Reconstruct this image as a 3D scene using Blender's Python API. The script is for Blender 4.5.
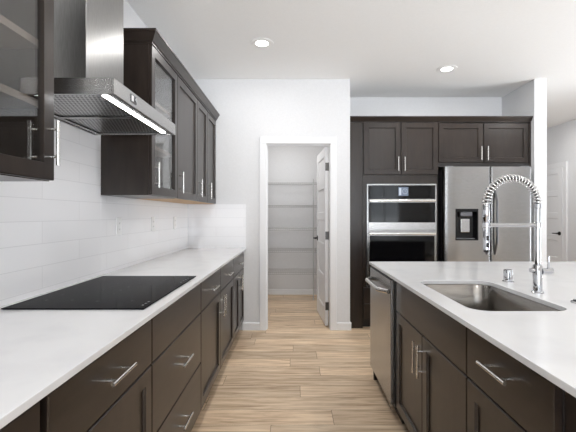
import bpy, bmesh, math, random
from mathutils import Vector, Matrix

random.seed(4)
for o in list(bpy.data.objects):
    bpy.data.objects.remove(o)
SC = bpy.context.scene
COL = SC.collection

# ------------------------------------------------------------------ camera, world, lights, exposure
EYE = 1.265
cam_d = bpy.data.cameras.new('camera')
cam = bpy.data.objects.new('camera', cam_d)
COL.objects.link(cam)
cam.location = (0, 0, EYE)
cam.rotation_euler = (math.pi / 2, 0, 0)
cam_d.sensor_width = 36
cam_d.lens = 24
cam_d.shift_x = -5.5 / 576
cam_d.shift_y = -1.0 / 576
cam_d.clip_start = 0.02
SC.camera = cam

world = bpy.data.worlds.new('world')
SC.world = world
world.use_nodes = True
bg = world.node_tree.nodes['Background']
bg.inputs[0].default_value = (0.95, 0.975, 1.0, 1)
bg.inputs[1].default_value = 1.0
# overcast sky; lower half brightened as added fill for the ceiling
_n, _l = world.node_tree.nodes, world.node_tree.links
_tc = _n.new('ShaderNodeTexCoord'); _sp = _n.new('ShaderNodeSeparateXYZ'); _rp = _n.new('ShaderNodeValToRGB')
_mr = _n.new('ShaderNodeMapRange')
_mr.inputs['From Min'].default_value = -1
_l.new(_tc.outputs['Generated'], _sp.inputs[0]); _l.new(_sp.outputs['Z'], _mr.inputs['Value']); _l.new(_mr.outputs[0], _rp.inputs[0])
SKY, LOWER_FILL = 4.2, 19.0
_rp.color_ramp.elements[0].position = 0.47; _rp.color_ramp.elements[0].color = (LOWER_FILL * 0.96, LOWER_FILL * 0.99, LOWER_FILL * 1.05, 1)
_rp.color_ramp.elements[1].position = 0.50; _rp.color_ramp.elements[1].color = (SKY * 0.90, SKY * 0.96, SKY * 1.03, 1)
_l.new(_rp.outputs[0], bg.inputs[0])

SC.view_settings.view_transform = 'Standard'
SC.view_settings.look = 'None'
SC.view_settings.gamma = 1
SC.view_settings.use_curve_mapping = False
SC.view_settings.exposure = 0.04


def area(name, loc, size, size_y, power, rot, color=(1, 1, 1), shape='RECTANGLE', spread=180):
    d = bpy.data.lights.new(name, 'AREA')
    d.shape = shape
    d.size = size
    if shape in ('RECTANGLE', 'ELLIPSE'):
        d.size_y = size_y
    d.energy = power
    d.color = color
    d.spread = math.radians(spread)
    o = bpy.data.objects.new(name, d)
    COL.objects.link(o)
    o.location = loc
    o.rotation_euler = rot
    return o


CEIL = 2.761
REAR = -3.9
# rear wall glazing, the wide first one added for light: (x0, x1, z0, z1)
WINDOWS = [(-1.0, 2.1, 0.08, 2.5), (2.45, 3.45, 0.95, 2.3)]


def portal(loc, sx, sy, rot):
    d = bpy.data.lights.new('window_portal', 'AREA')
    d.shape = 'RECTANGLE'; d.size = sx; d.size_y = sy
    d.cycles.is_portal = True
    o = bpy.data.objects.new('window_portal', d); COL.objects.link(o)
    o.location = loc; o.rotation_euler = rot


# unseen glazed opening added in the right wall to light the tiled side: (y0, y1, z0, z1)
ADDED_SLIDER = (2.5, 3.6, 0.06, 2.35)
portal((4.53, (ADDED_SLIDER[0] + ADDED_SLIDER[1]) / 2, (ADDED_SLIDER[2] + ADDED_SLIDER[3]) / 2), ADDED_SLIDER[3] - ADDED_SLIDER[2], ADDED_SLIDER[1] - ADDED_SLIDER[0], (0, math.pi / 2, 0))
for x0_, x1_, z0_, z1_ in WINDOWS:
    portal(((x0_ + x1_) / 2, REAR - 0.13, (z0_ + z1_) / 2), x1_ - x0_, z1_ - z0_, (math.pi / 2, 0, 0))
CAN_POWER = 8
# x, y, power factor; two in view, one inferred (pantry), others added for light
CANS = [(-0.274, 3.34, 1.0), (1.57, 3.93, 1.0), (-0.274, 1.55, 1.0), (1.57, 1.7, 1.0), (-0.1, 5.0, 1.5), (3.6, 5.6, 1.3), (0.5, -0.9, 1.4), (3.3, 2.5, 1.2)]


# ------------------------------------------------------------------ materials
def srgb(r, g, b):
    def f(c):
        c /= 255.0
        return c / 12.92 if c <= 0.04045 else ((c + 0.055) / 1.055) ** 2.4
    return (f(r), f(g), f(b), 1)


def mat(name, color, rough=0.5, metal=0.0, spec=0.5, emit=None, estr=0):
    m = bpy.data.materials.new(name)
    m.use_nodes = True
    b = m.node_tree.nodes['Principled BSDF']
    b.inputs['Base Color'].default_value = color
    b.inputs['Roughness'].default_value = rough
    b.inputs['Metallic'].default_value = metal
    b.inputs['Specular IOR Level'].default_value = spec
    if emit:
        b.inputs['Emission Color'].default_value = emit
        b.inputs['Emission Strength'].default_value = estr
    return m


def NT(m):
    nt = m.node_tree
    return nt, nt.nodes, nt.links, nt.nodes['Principled BSDF']


def noise_color(m, c1, c2, scale, stretch=(1, 1, 1), detail=4, lo=0.35, hi=0.65, bump=0.0, rough=None):
    nt, N, L, b = NT(m)
    tc = N.new('ShaderNodeTexCoord')
    mp = N.new('ShaderNodeMapping')
    mp.inputs['Scale'].default_value = stretch
    L.new(tc.outputs['Object'], mp.inputs['Vector'])
    nz = N.new('ShaderNodeTexNoise')
    nz.inputs['Scale'].default_value = scale
    nz.inputs['Detail'].default_value = detail
    L.new(mp.outputs[0], nz.inputs['Vector'])
    cr = N.new('ShaderNodeValToRGB')
    cr.color_ramp.elements[0].position = lo
    cr.color_ramp.elements[0].color = c1
    cr.color_ramp.elements[1].position = hi
    cr.color_ramp.elements[1].color = c2
    L.new(nz.outputs['Fac'], cr.inputs[0])
    L.new(cr.outputs[0], b.inputs['Base Color'])
    if bump:
        bp = N.new('ShaderNodeBump')
        bp.inputs['Strength'].default_value = bump
        bp.inputs['Distance'].default_value = 0.002
        L.new(nz.outputs['Fac'], bp.inputs['Height'])
        L.new(bp.outputs[0], b.inputs['Normal'])
    return m


M = {}
M['wall'] = noise_color(mat('wall_paint', srgb(232, 232, 233), 0.7), srgb(220, 220, 221), srgb(223, 223, 224), 60, bump=0.03)
M['ceiling'] = noise_color(mat('ceiling_paint', srgb(247, 247, 246), 0.8), srgb(246, 246, 245), srgb(248, 248, 247), 60, bump=0.03)
M['trim'] = mat('white_trim_paint', srgb(230, 230, 231), 0.4)
M['wood'] = noise_color(mat('dark_stained_wood', srgb(60, 51, 46), 0.3, spec=0.38), srgb(35, 28, 24), srgb(48, 40, 35), 4.0, (7, 7, 1.2), 5, 0.3, 0.7, 0.03)
M['wood_h'] = noise_color(mat('dark_stained_wood_cross_grain', srgb(60, 51, 46), 0.3, spec=0.38), srgb(35, 28, 24), srgb(48, 40, 35), 4.0, (1.2, 1.2, 7), 5, 0.3, 0.7, 0.03)
M['kick'] = mat('toe_kick_and_gap_shade', srgb(34, 29, 27), 0.5)  # toe kicks; also colours carcasses dark as shade in the front gaps
M['maple'] = noise_color(mat('pale_maple', srgb(196, 158, 112), 0.5), srgb(188, 148, 100), srgb(204, 168, 122), 4, (9, 0.9, 9))
M['interior'] = noise_color(mat('cabinet_interior', srgb(66, 60, 56), 0.5), srgb(60, 55, 51), srgb(70, 64, 59), 4, (9, 9, 0.9))
M['shelf'] = mat('cabinet_shelf', srgb(132, 118, 107), 0.45)
M['quartz'] = noise_color(mat('white_quartz', srgb(226, 226, 226), 0.16, spec=0.5), srgb(216, 216, 218), srgb(223, 223, 224), 5, (1, 1, 1), 8, 0.3, 0.5)
M['steel'] = noise_color(mat('brushed_stainless', srgb(178, 177, 176), 0.25, 1.0), srgb(172, 171, 170), srgb(184, 183, 182), 20, (1, 1, 14))
M['steel_h'] = noise_color(mat('brushed_stainless_cross', srgb(178, 177, 176), 0.25, 1.0), srgb(172, 171, 170), srgb(184, 183, 182), 20, (1, 14, 14))
M['steel_door'] = noise_color(mat('brushed_stainless_door', srgb(160, 160, 160), 0.24, 1.0), srgb(156, 156, 156), srgb(166, 166, 166), 20, (1, 1, 14))
M['steel_duct'] = noise_color(mat('brushed_stainless_duct', srgb(150, 149, 147), 0.36, 1.0), srgb(146, 145, 143), srgb(156, 155, 153), 20, (14, 14, 1))
M['steel_dark'] = mat('dark_steel', srgb(105, 105, 108), 0.35, 1.0)
M['nickel'] = mat('satin_nickel', srgb(218, 216, 212), 0.26, 1.0)
M['sink_steel'] = noise_color(mat('sink_stainless', srgb(140, 136, 131), 0.2, 1.0), srgb(136, 132, 127), srgb(146, 142, 137), 20, (1, 1, 14))
M['chrome'] = mat('polished_chrome', srgb(196, 197, 200), 0.05, 1.0)
M['spring'] = mat('spring_steel', srgb(225, 225, 225), 0.18, 1.0)
M['black_glass'] = mat('black_glass', srgb(12, 12, 14), 0.06, spec=0.5)
M['cook_glass'] = noise_color(mat('cooktop_glass', srgb(18, 18, 20), 0.1, spec=0.5), srgb(14, 14, 16), srgb(22, 22, 24), 90)
M['cook_glass'].node_tree.nodes['Principled BSDF'].inputs['IOR'].default_value = 1.045
M['black_glass'].node_tree.nodes['Principled BSDF'].inputs['IOR'].default_value = 1.4
M['cook_mark'] = mat('cooktop_marking', srgb(66, 66, 68), 0.2)
M['black'] = mat('matte_black', srgb(16, 16, 17), 0.5)
M['black_metal'] = mat('dark_bronze_metal', srgb(42, 40, 39), 0.35, 0.8)
M['hinge'] = mat('dark_hinge_metal', srgb(96, 95, 94), 0.35, 0.9)
M['plastic'] = mat('white_plastic', srgb(240, 240, 240), 0.35)
M['wire'] = mat('white_coated_wire', srgb(188, 188, 188), 0.45)
M['grey_plastic'] = mat('grey_plastic', srgb(120, 121, 124), 0.4)
M['lens'] = mat('lamp_lens', (1, 1, 1, 1), 0.5, emit=(1, 0.985, 0.96, 1), estr=9)
M['strip'] = mat('hood_lamp', (1, 1, 1, 1), 0.5, emit=(1, 1, 1, 1), estr=16)
M['display'] = mat('lit_display', srgb(30, 34, 44), 0.2, emit=srgb(150, 165, 190), estr=0.5)
M['display_mark'] = mat('lit_display_mark', srgb(30, 34, 44), 0.2, emit=srgb(225, 232, 245), estr=0.8)


for k_, ro_ in (('steel', 0), ('steel_h', 0), ('steel_dark', 0), ('steel_door', 0.25), ('steel_duct', 0.13)):
    nt_, N_, L_, b_ = NT(M[k_])
    b_.inputs['Anisotropic'].default_value = 0.75
    b_.inputs['Anisotropic Rotation'].default_value = ro_
    tn_ = N_.new('ShaderNodeTangent'); tn_.direction_type = 'RADIAL'; tn_.axis = 'Z'
    L_.new(tn_.outputs[0], b_.inputs['Tangent'])


for k_ in ('wood', 'wood_h'):
    b_ = NT(M[k_])[3]
    b_.inputs['Coat Weight'].default_value = 0.12
    b_.inputs['Coat Roughness'].default_value = 0.2


def make_tile():
    m = mat('glossy_white_tile', srgb(232, 232, 234), 0.15)
    nt, N, L, b = NT(m)
    tc = N.new('ShaderNodeTexCoord')
    sp = N.new('ShaderNodeSeparateXYZ')
    L.new(tc.outputs['Object'], sp.inputs[0])
    ad = N.new('ShaderNodeMath'); ad.operation = 'ADD'
    L.new(sp.outputs['X'], ad.inputs[0]); L.new(sp.outputs['Y'], ad.inputs[1])
    cb = N.new('ShaderNodeCombineXYZ')
    L.new(ad.outputs[0], cb.inputs['X']); L.new(sp.outputs['Z'], cb.inputs['Y'])
    br = N.new('ShaderNodeTexBrick')
    br.inputs['Color1'].default_value = srgb(242, 242, 244)
    br.inputs['Color2'].default_value = srgb(239, 239, 241)
    br.inputs['Mortar'].default_value = srgb(226, 226, 228)
    br.inputs['Scale'].default_value = 1
    br.inputs['Mortar Size'].default_value = 0.0016
    br.inputs['Mortar Smooth'].default_value = 0.3
    br.inputs['Brick Width'].default_value = 0.612
    br.inputs['Row Height'].default_value = 0.103
    L.new(cb.outputs[0], br.inputs['Vector'])
    L.new(br.outputs['Color'], b.inputs['Base Color'])
    bp = N.new('ShaderNodeBump'); bp.invert = True
    bp.inputs['Strength'].default_value = 0.35; bp.inputs['Distance'].default_value = 0.001
    L.new(br.outputs['Fac'], bp.inputs['Height'])
    L.new(bp.outputs[0], b.inputs['Normal'])
    return m


def make_floor():
    m = mat('oak_planks', srgb(200, 172, 140), 0.42, spec=0.35)
    nt, N, L, b = NT(m)
    tc = N.new('ShaderNodeTexCoord')
    br = N.new('ShaderNodeTexBrick')
    br.offset = 0.0
    s0 = N.new('ShaderNodeSeparateXYZ'); L.new(tc.outputs['Object'], s0.inputs[0])
    dv = N.new('ShaderNodeMath'); dv.operation = 'DIVIDE'; dv.inputs[1].default_value = 0.178; L.new(s0.outputs['Y'], dv.inputs[0])
    fl_ = N.new('ShaderNodeMath'); fl_.operation = 'FLOOR'; L.new(dv.outputs[0], fl_.inputs[0])
    wn = N.new('ShaderNodeTexWhiteNoise'); wn.noise_dimensions = '1D'; L.new(fl_.outputs[0], wn.inputs['W'])
    sh_ = N.new('ShaderNodeMath'); sh_.operation = 'MULTIPLY_ADD'; sh_.inputs[1].default_value = 1.22
    L.new(wn.outputs['Value'], sh_.inputs[0]); L.new(s0.outputs['X'], sh_.inputs[2])
    cb_ = N.new('ShaderNodeCombineXYZ'); L.new(sh_.outputs[0], cb_.inputs['X']); L.new(s0.outputs['Y'], cb_.inputs['Y'])
    br.inputs['Color1'].default_value = (0, 0, 0, 1)
    br.inputs['Color2'].default_value = (1, 1, 1, 1)
    br.inputs['Mortar'].default_value = (0.5, 0.5, 0.5, 1)
    br.inputs['Scale'].default_value = 1
    br.inputs['Mortar Size'].default_value = 0.0016
    br.inputs['Mortar Smooth'].default_value = 0.1
    br.inputs['Brick Width'].default_value = 1.22
    br.inputs['Row Height'].default_value = 0.178
    L.new(cb_.outputs[0], br.inputs['Vector'])
    # offset the grain per plank
    sc = N.new('ShaderNodeVectorMath'); sc.operation = 'SCALE'; sc.inputs['Scale'].default_value = 7.3
    L.new(br.outputs['Color'], sc.inputs[0])
    ad = N.new('ShaderNodeVectorMath'); ad.operation = 'ADD'
    L.new(tc.outputs['Object'], ad.inputs[0]); L.new(sc.outputs[0], ad.inputs[1])
    mp = N.new('ShaderNodeMapping'); mp.inputs['Scale'].default_value = (1.1, 13, 1)
    L.new(ad.outputs[0], mp.inputs['Vector'])
    nz = N.new('ShaderNodeTexNoise'); nz.inputs['Scale'].default_value = 2.2; nz.inputs['Detail'].default_value = 9
    nz.inputs['Roughness'].default_value = 0.62; nz.inputs['Distortion'].default_value = 0.5
    L.new(mp.outputs[0], nz.inputs['Vector'])
    cr = N.new('ShaderNodeValToRGB')
    e = cr.color_ramp.elements
    e[0].position = 0.27; e[0].color = srgb(166, 136, 106)
    e[1].position = 0.7; e[1].color = srgb(240, 218, 189)
    x = e.new(0.5); x.color = srgb(216, 190, 160)
    L.new(nz.outputs['Fac'], cr.inputs[0])
    hs = N.new('ShaderNodeHueSaturation')
    mr = N.new('ShaderNodeMapRange')
    mr.inputs['To Min'].default_value = 0.84; mr.inputs['To Max'].default_value = 1.1
    L.new(br.outputs['Color'], mr.inputs['Value'])
    L.new(mr.outputs[0], hs.inputs['Value'])
    L.new(cr.outputs[0], hs.inputs['Color'])
    # knots and darker streaks
    mp2 = N.new('ShaderNodeMapping'); mp2.inputs['Scale'].default_value = (1.6, 13, 1)
    L.new(ad.outputs[0], mp2.inputs['Vector'])
    n2 = N.new('ShaderNodeTexNoise'); n2.inputs['Scale'].default_value = 1.1; n2.inputs['Detail'].default_value = 3
    L.new(mp2.outputs[0], n2.inputs['Vector'])
    r2 = N.new('ShaderNodeValToRGB')
    r2.color_ramp.elements[0].position = 0.64; r2.color_ramp.elements[0].color = (0, 0, 0, 1)
    r2.color_ramp.elements[1].position = 0.72; r2.color_ramp.elements[1].color = (0.7, 0.7, 0.7, 1)
    L.new(n2.outputs['Fac'], r2.inputs[0])
    mk = N.new('ShaderNodeMixRGB'); mk.inputs['Color2'].default_value = srgb(120, 92, 68)
    L.new(r2.outputs[0], mk.inputs['Fac']); L.new(hs.outputs[0], mk.inputs['Color1'])
    mx = N.new('ShaderNodeMixRGB'); mx.inputs['Color2'].default_value = srgb(128, 102, 78)
    L.new(br.outputs['Fac'], mx.inputs['Fac']); L.new(mk.outputs[0], mx.inputs['Color1'])
    L.new(mx.outputs[0], b.inputs['Base Color'])
    return m


def make_clear_glass():
    m = bpy.data.materials.new('clear_glass'); m.use_nodes = True
    nt = m.node_tree; N = nt.nodes; L = nt.links
    N.remove(N['Principled BSDF'])
    out = N['Material Output']
    g = N.new('ShaderNodeNewGeometry')
    dt = N.new('ShaderNodeVectorMath'); dt.operation = 'DOT_PRODUCT'
    L.new(g.outputs['Incoming'], dt.inputs[0]); L.new(g.outputs['Normal'], dt.inputs[1])
    ab = N.new('ShaderNodeMath'); ab.operation = 'ABSOLUTE'; L.new(dt.outputs['Value'], ab.inputs[0])
    su = N.new('ShaderNodeMath'); su.operation = 'SUBTRACT'; su.inputs[0].default_value = 1; L.new(ab.outputs[0], su.inputs[1])
    pw = N.new('ShaderNodeMath'); pw.operation = 'POWER'; pw.inputs[1].default_value = 5; L.new(su.outputs[0], pw.inputs[0])
    ma = N.new('ShaderNodeMath'); ma.operation = 'MULTIPLY_ADD'; ma.inputs[1].default_value = 0.87; ma.inputs[2].default_value = 0.13
    L.new(pw.outputs[0], ma.inputs[0])
    tr = N.new('ShaderNodeBsdfTransparent'); tr.inputs[0].default_value = (0.93, 0.94, 0.94, 1)
    gl = N.new('ShaderNodeBsdfGlossy'); gl.inputs['Roughness'].default_value = 0.02
    mi = N.new('ShaderNodeMixShader')
    L.new(ma.outputs[0], mi.inputs[0]); L.new(tr.outputs[0], mi.inputs[1]); L.new(gl.outputs[0], mi.inputs[2])
    L.new(mi.outputs[0], out.inputs['Surface'])
    return m


def make_filter():
    m = mat('aluminium_mesh_filter', srgb(150, 150, 150), 0.3, 1.0)
    nt, N, L, b = NT(m)
    tc = N.new('ShaderNodeTexCoord')
    mp = N.new('ShaderNodeMapping'); mp.inputs['Rotation'].default_value = (0, 0, math.radians(45)); mp.inputs['Scale'].default_value = (85, 85, 85)
    # stretch to diamonds
    mp0 = N.new('ShaderNodeMapping'); mp0.inputs['Scale'].default_value = (1.0, 0.30, 1)
    L.new(tc.outputs['Object'], mp0.inputs['Vector']); L.new(mp0.outputs[0], mp.inputs['Vector'])
    sp = N.new('ShaderNodeSeparateXYZ'); L.new(mp.outputs[0], sp.inputs[0])
    outs = []
    for ax in 'XY':
        fr = N.new('ShaderNodeMath'); fr.operation = 'FRACT'; L.new(sp.outputs[ax], fr.inputs[0])
        gt = N.new('ShaderNodeMath'); gt.operation = 'GREATER_THAN'; gt.inputs[1].default_value = 0.42; L.new(fr.outputs[0], gt.inputs[0])
        outs.append(gt)
    mu = N.new('ShaderNodeMath'); mu.operation = 'MULTIPLY'
    L.new(outs[0].outputs[0], mu.inputs[0]); L.new(outs[1].outputs[0], mu.inputs[1])
    mx = N.new('ShaderNodeMixRGB')
    mx.inputs['Color1'].default_value = srgb(190, 190, 190); mx.inputs['Color2'].default_value = srgb(38, 38, 40)
    L.new(mu.outputs[0], mx.inputs['Fac']); L.new(mx.outputs[0], b.inputs['Base Color'])
    bp = N.new('ShaderNodeBump'); bp.invert = True; bp.inputs['Strength'].default_value = 0.6; bp.inputs['Distance'].default_value = 0.002
    L.new(mu.outputs[0], bp.inputs['Height']); L.new(bp.outputs[0], b.inputs['Normal'])
    return m


M['tile'] = make_tile()
M['floor'] = make_floor()
M['glass'] = make_clear_glass()
M['filter'] = make_filter()


# ------------------------------------------------------------------ helpers
def wloc(o):
    v = Vector((0, 0, 0))
    while o is not None:
        v += Vector(o.location)
        o = o.parent
    return v


def tag(o, label=None, cat=None, group=None, kind=None):
    if label: o['label'] = label
    if cat: o['category'] = cat
    if group: o['group'] = group
    if kind: o['kind'] = kind
    return o


def thing(name, loc, label, cat, group=None):
    o = bpy.data.objects.new(name, None)
    o.empty_display_size = 0.05
    COL.objects.link(o)
    o.location = loc
    return tag(o, label, cat, group)


def obj(name, bm, m, parent=None, label=None, origin=None, smooth=None):
    """links a bmesh (world coordinates) as one mesh object under parent"""
    bmesh.ops.recalc_face_normals(bm, faces=bm.faces[:])
    off = wloc(parent) if parent else Vector(origin or (0, 0, 0))
    bmesh.ops.translate(bm, verts=bm.verts[:], vec=-off)
    me = bpy.data.meshes.new(name)
    bm.to_mesh(me)
    bm.free()
    me.materials.append(m)
    if smooth:
        me.polygons.foreach_set('use_smooth', [True] * len(me.polygons))
        me.set_sharp_from_angle(angle=math.radians(smooth))
    o = bpy.data.objects.new(name, me)
    COL.objects.link(o)
    if parent:
        o.parent = parent
    else:
        o.location = off
    if label: o['label'] = label
    return o


def struct(name, bm, m, parent=None, smooth=None):
    o = obj(name, bm, m, parent, smooth=smooth)
    if parent is None:
        o['kind'] = 'structure'
    return o


def B():
    return bmesh.new()


def box(bm, x0, x1, y0, y1, z0, z1, bev=0.0, seg=1):
    r = bmesh.ops.create_cube(bm, size=1)
    vs = r['verts']
    for v in vs:
        v.co = Vector(((x0 + x1) / 2 + v.co.x * (x1 - x0), (y0 + y1) / 2 + v.co.y * (y1 - y0), (z0 + z1) / 2 + v.co.z * (z1 - z0)))
    if bev:
        es = list({e for v in vs for e in v.link_edges})
        bmesh.ops.bevel(bm, geom=es, offset=bev, segments=seg, affect='EDGES', profile=0.5)
    return bm


def bx(x0, x1, y0, y1, z0, z1, bev=0.0, seg=1):
    return box(B(), x0, x1, y0, y1, z0, z1, bev, seg)


def frame_axes(d):
    d = d.normalized()
    a = Vector((0, 0, 1)) if abs(d.z) < 0.9 else Vector((1, 0, 0))
    u = d.cross(a).normalized()
    return u, d.cross(u).normalized()


def tube(bm, pts, r, seg=10, closed=False, caps=True):
    pts = [Vector(p) for p in pts]
    n = len(pts)
    rs = r if isinstance(r, (list, tuple)) else [r] * n
    rings = []
    u = None
    for i in range(n):
        a = pts[i - 1] if (i > 0 or closed) else pts[i]
        c = pts[(i + 1) % n] if (i < n - 1 or closed) else pts[i]
        d = (c - a).normalized()
        if u is None:
            u, w = frame_axes(d)
        else:
            u = (u - d * u.dot(d)).normalized()
            w = d.cross(u)
        rings.append([bm.verts.new(pts[i] + rs[i] * (math.cos(t) * u + math.sin(t) * w)) for t in [2 * math.pi * k / seg for k in range(seg)]])
    for i in range(n if closed else n - 1):
        A, C = rings[i], rings[(i + 1) % n]
        for k in range(seg):
            bm.faces.new((A[k], A[(k + 1) % seg], C[(k + 1) % seg], C[k]))
    if caps and not closed:
        bm.faces.new(rings[0][::-1])
        bm.faces.new(rings[-1])
    return bm


def lathe(bm, cx, cy, prof, seg=32):
    """prof: list of (r, z) from bottom to top"""
    rings = []
    for r, z in prof:
        if r < 1e-6:
            rings.append([bm.verts.new((cx, cy, z))])
        else:
            rings.append([bm.verts.new((cx + r * math.cos(2 * math.pi * k / seg), cy + r * math.sin(2 * math.pi * k / seg), z)) for k in range(seg)])
    for A, C in zip(rings, rings[1:]):
        for k in range(seg):
            k2 = (k + 1) % seg
            if len(A) == 1 and len(C) == 1: continue
            if len(A) == 1: bm.faces.new((A[0], C[k2], C[k]))
            elif len(C) == 1: bm.faces.new((A[k], A[k2], C[0]))
            else: bm.faces.new((A[k], A[k2], C[k2], C[k]))
    if len(rings[0]) > 1: bm.faces.new(rings[0][::-1])
    if len(rings[-1]) > 1: bm.faces.new(rings[-1])
    return bm


def rrect(x0, x1, y0, y1, r, seg=8):
    pts = []
    for cx, cy, a0 in ((x1 - r, y1 - r, 0), (x0 + r, y1 - r, 90), (x0 + r, y0 + r, 180), (x1 - r, y0 + r, 270)):
        for k in range(seg + 1):
            a = math.radians(a0 + 90 * k / seg)
            pts.append((cx + r * math.cos(a), cy + r * math.sin(a)))
    return pts


# facing maps: (u across, v up, w outwards) -> world
def F_plus_x(x):   # fronts of the run on the left wall
    return lambda u, v, w: Vector((x + w, u, v))
def F_minus_x(x):  # fronts of the island
    return lambda u, v, w: Vector((x - w, u, v))
def F_minus_y(y):  # fronts of the tall run
    return lambda u, v, w: Vector((u, y - w, v))


def slab(f, u0, u1, v0, v1, th=0.02, c=0.0032):
    """flat drawer front with eased edges; w=0 at the back"""
    bm = B()
    R = []
    for inset, w in ((0, 0), (0, th - c), (c, th)):
        R.append([bm.verts.new(f(u, v, w)) for u, v in ((u0 + inset, v0 + inset), (u1 - inset, v0 + inset), (u1 - inset, v1 - inset), (u0 + inset, v1 - inset))])
    for A, C in zip(R, R[1:]):
        for k in range(4):
            bm.faces.new((A[k], A[(k + 1) % 4], C[(k + 1) % 4], C[k]))
    bm.faces.new(R[0]); bm.faces.new(R[-1])
    return bm


def shaker(f, u0, u1, v0, v1, th=0.02, fr=0.057, rec=0.011, c=0.0032, hole=False):
    bm = B()
    R = []
    prof = [(0, 0), (0, th - c), (c, th), (fr - 0.001, th), (fr + 0.003, th - rec)]
    if hole:
        prof = [(fr, 0), (0, 0), (0, th - c), (c, th), (fr - 0.001, th), (fr, th - 0.001), (fr, 0)]
    for inset, w in prof:
        R.append([bm.verts.new(f(u, v, w)) for u, v in ((u0 + inset, v0 + inset), (u1 - inset, v0 + inset), (u1 - inset, v1 - inset), (u0 + inset, v1 - inset))])
    for A, C in zip(R, R[1:]):
        for k in range(4):
            bm.faces.new((A[k], A[(k + 1) % 4], C[(k + 1) % 4], C[k]))
    if not hole:
        bm.faces.new(R[0]); bm.faces.new(R[-1])
    else:
        bmesh.ops.remove_doubles(bm, verts=bm.verts[:], dist=1e-6)
    return bm


def pull(f, u, v, parent, vertical, th=0.02, L=0.156, so=0.034):
    """bar pull on two posts"""
    bm = B()
    h = L / 2
    p = 0.048
    if vertical:
        tube(bm, [f(u, v - h, th + so), f(u, v + h, th + so)], 0.006, 12)
        for s in (-p, p):
            tube(bm, [f(u, v + s, th), f(u, v + s, th + so)], 0.0048, 10)
    else:
        tube(bm, [f(u - h, v, th + so), f(u + h, v, th + so)], 0.006, 12)
        for s in (-p, p):
            tube(bm, [f(u + s, v, th), f(u + s, v, th + so)], 0.0048, 10)
    return obj('pull_handle', bm, M['nickel'], parent, 'satin nickel bar pull', smooth=40)


G = 0.0028  # half gap between fronts


def drawer(root, f, u0, u1, v0, v1, handle=True, hv=None):
    d = obj('drawer', slab(f, u0 + G, u1 - G, v0 + G, v1 - G), M['wood_h'], root)
    if handle:
        pull(f, (u0 + u1) / 2, hv if hv else (v0 + v1) / 2, d, False)
    return d


def door(root, f, u0, u1, v0, v1, hu=None, hv=None, glass=False):
    d = obj('door', shaker(f, u0 + G, u1 - G, v0 + G, v1 - G, hole=glass), M['wood'], root)
    if glass:
        bm = B()
        a = f(u0 + 0.054, v0 + 0.054, 0.004); b = f(u1 - 0.054, v1 - 0.054, 0.008)
        box(bm, min(a.x, b.x), max(a.x, b.x), min(a.y, b.y), max(a.y, b.y), a.z, b.z)
        obj('glass_pane', bm, M['glass'], d, 'clear glass pane')
    if hu is not None:
        pull(f, hu, hv, d, True)
    return d


# ------------------------------------------------------------------ the room
WL = -1.165          # left wall face
D = 4.224            # pantry wall face
DB = 4.888           # wall behind the ovens
WR = 4.39            # right wall of the hall and dining room
HB = 7.5             # end of the hall

struct('floor', bx(WL - 0.3, WR + 0.3, REAR - 0.3, HB + 0.3, -0.1, 0), M['floor'])
struct('ceiling', bx(WL - 0.3, WR + 0.3, REAR - 0.3, HB + 0.3, CEIL, CEIL + 0.12), M['ceiling'])
struct('wall_left', bx(WL - 0.12, WL, REAR, D, 0, CEIL), M['wall'])
sy0, sy1, sz0, sz1 = ADDED_SLIDER
bm = B()
box(bm, WR, WR + 0.12, REAR, sy0, 0, CEIL)
box(bm, WR, WR + 0.12, sy1, HB, 0, CEIL)
box(bm, WR, WR + 0.12, sy0, sy1, 0, sz0)
box(bm, WR, WR + 0.12, sy0, sy1, sz1, CEIL)
struct('wall_right', bm, M['wall'])
bm = B()
for y_ in (sy0, (sy0 + sy1) / 2 - 0.03, sy1 - 0.06):
    box(bm, WR + 0.03, WR + 0.09, y_, y_ + 0.06, sz0, sz1)
box(bm, WR + 0.03, WR + 0.09, sy0 + 0.06, sy1 - 0.06, sz0, sz0 + 0.06)
box(bm, WR + 0.03, WR + 0.09, sy0 + 0.06, sy1 - 0.06, sz1 - 0.06, sz1)
w = struct('window_3', bm, M['trim'])  # frame of the added light opening on the right
obj('glass_pane', bx(WR + 0.057, WR + 0.063, sy0 + 0.06, sy1 - 0.06, sz0 + 0.06, sz1 - 0.06), M['glass'], w, 'clear glass pane')

OX0, OX1, OZ = -0.297, 0.400, 2.045   # pantry door opening
bm = B()
box(bm, WL, OX0 - 0.018, D, D + 0.115, 0, CEIL)
box(bm, OX1 + 0.018, 0.6215, D, D + 0.115, 0, CEIL)
box(bm, OX0 - 0.018, OX1 + 0.018, D, D + 0.115, OZ + 0.018, CEIL)
struct('wall_pantry_front', bm, M['wall'])
struct('wall_pantry_side', bx(0.5065, 0.6215, D + 0.115, 6.11, 0, CEIL), M['wall'])
struct('wall_pantry_back', bx(-0.9, 0.6215, 6.11, 6.22, 0, CEIL), M['wall'])
struct('wall_pantry_left', bx(-1.0, -0.9, D + 0.115, 6.22, 0, CEIL), M['wall'])
struct('wall_behind_ovens', bx(0.6215, 2.65, DB, DB + 0.11, 0, CEIL), M['wall'])
struct('wall_wing', bx(2.65, 2.785, D, HB, 0, CEIL), M['wall'])
struct('wall_hall_end', bx(2.785, WR, HB, HB + 0.1, 0, CEIL), M['wall'])

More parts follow.
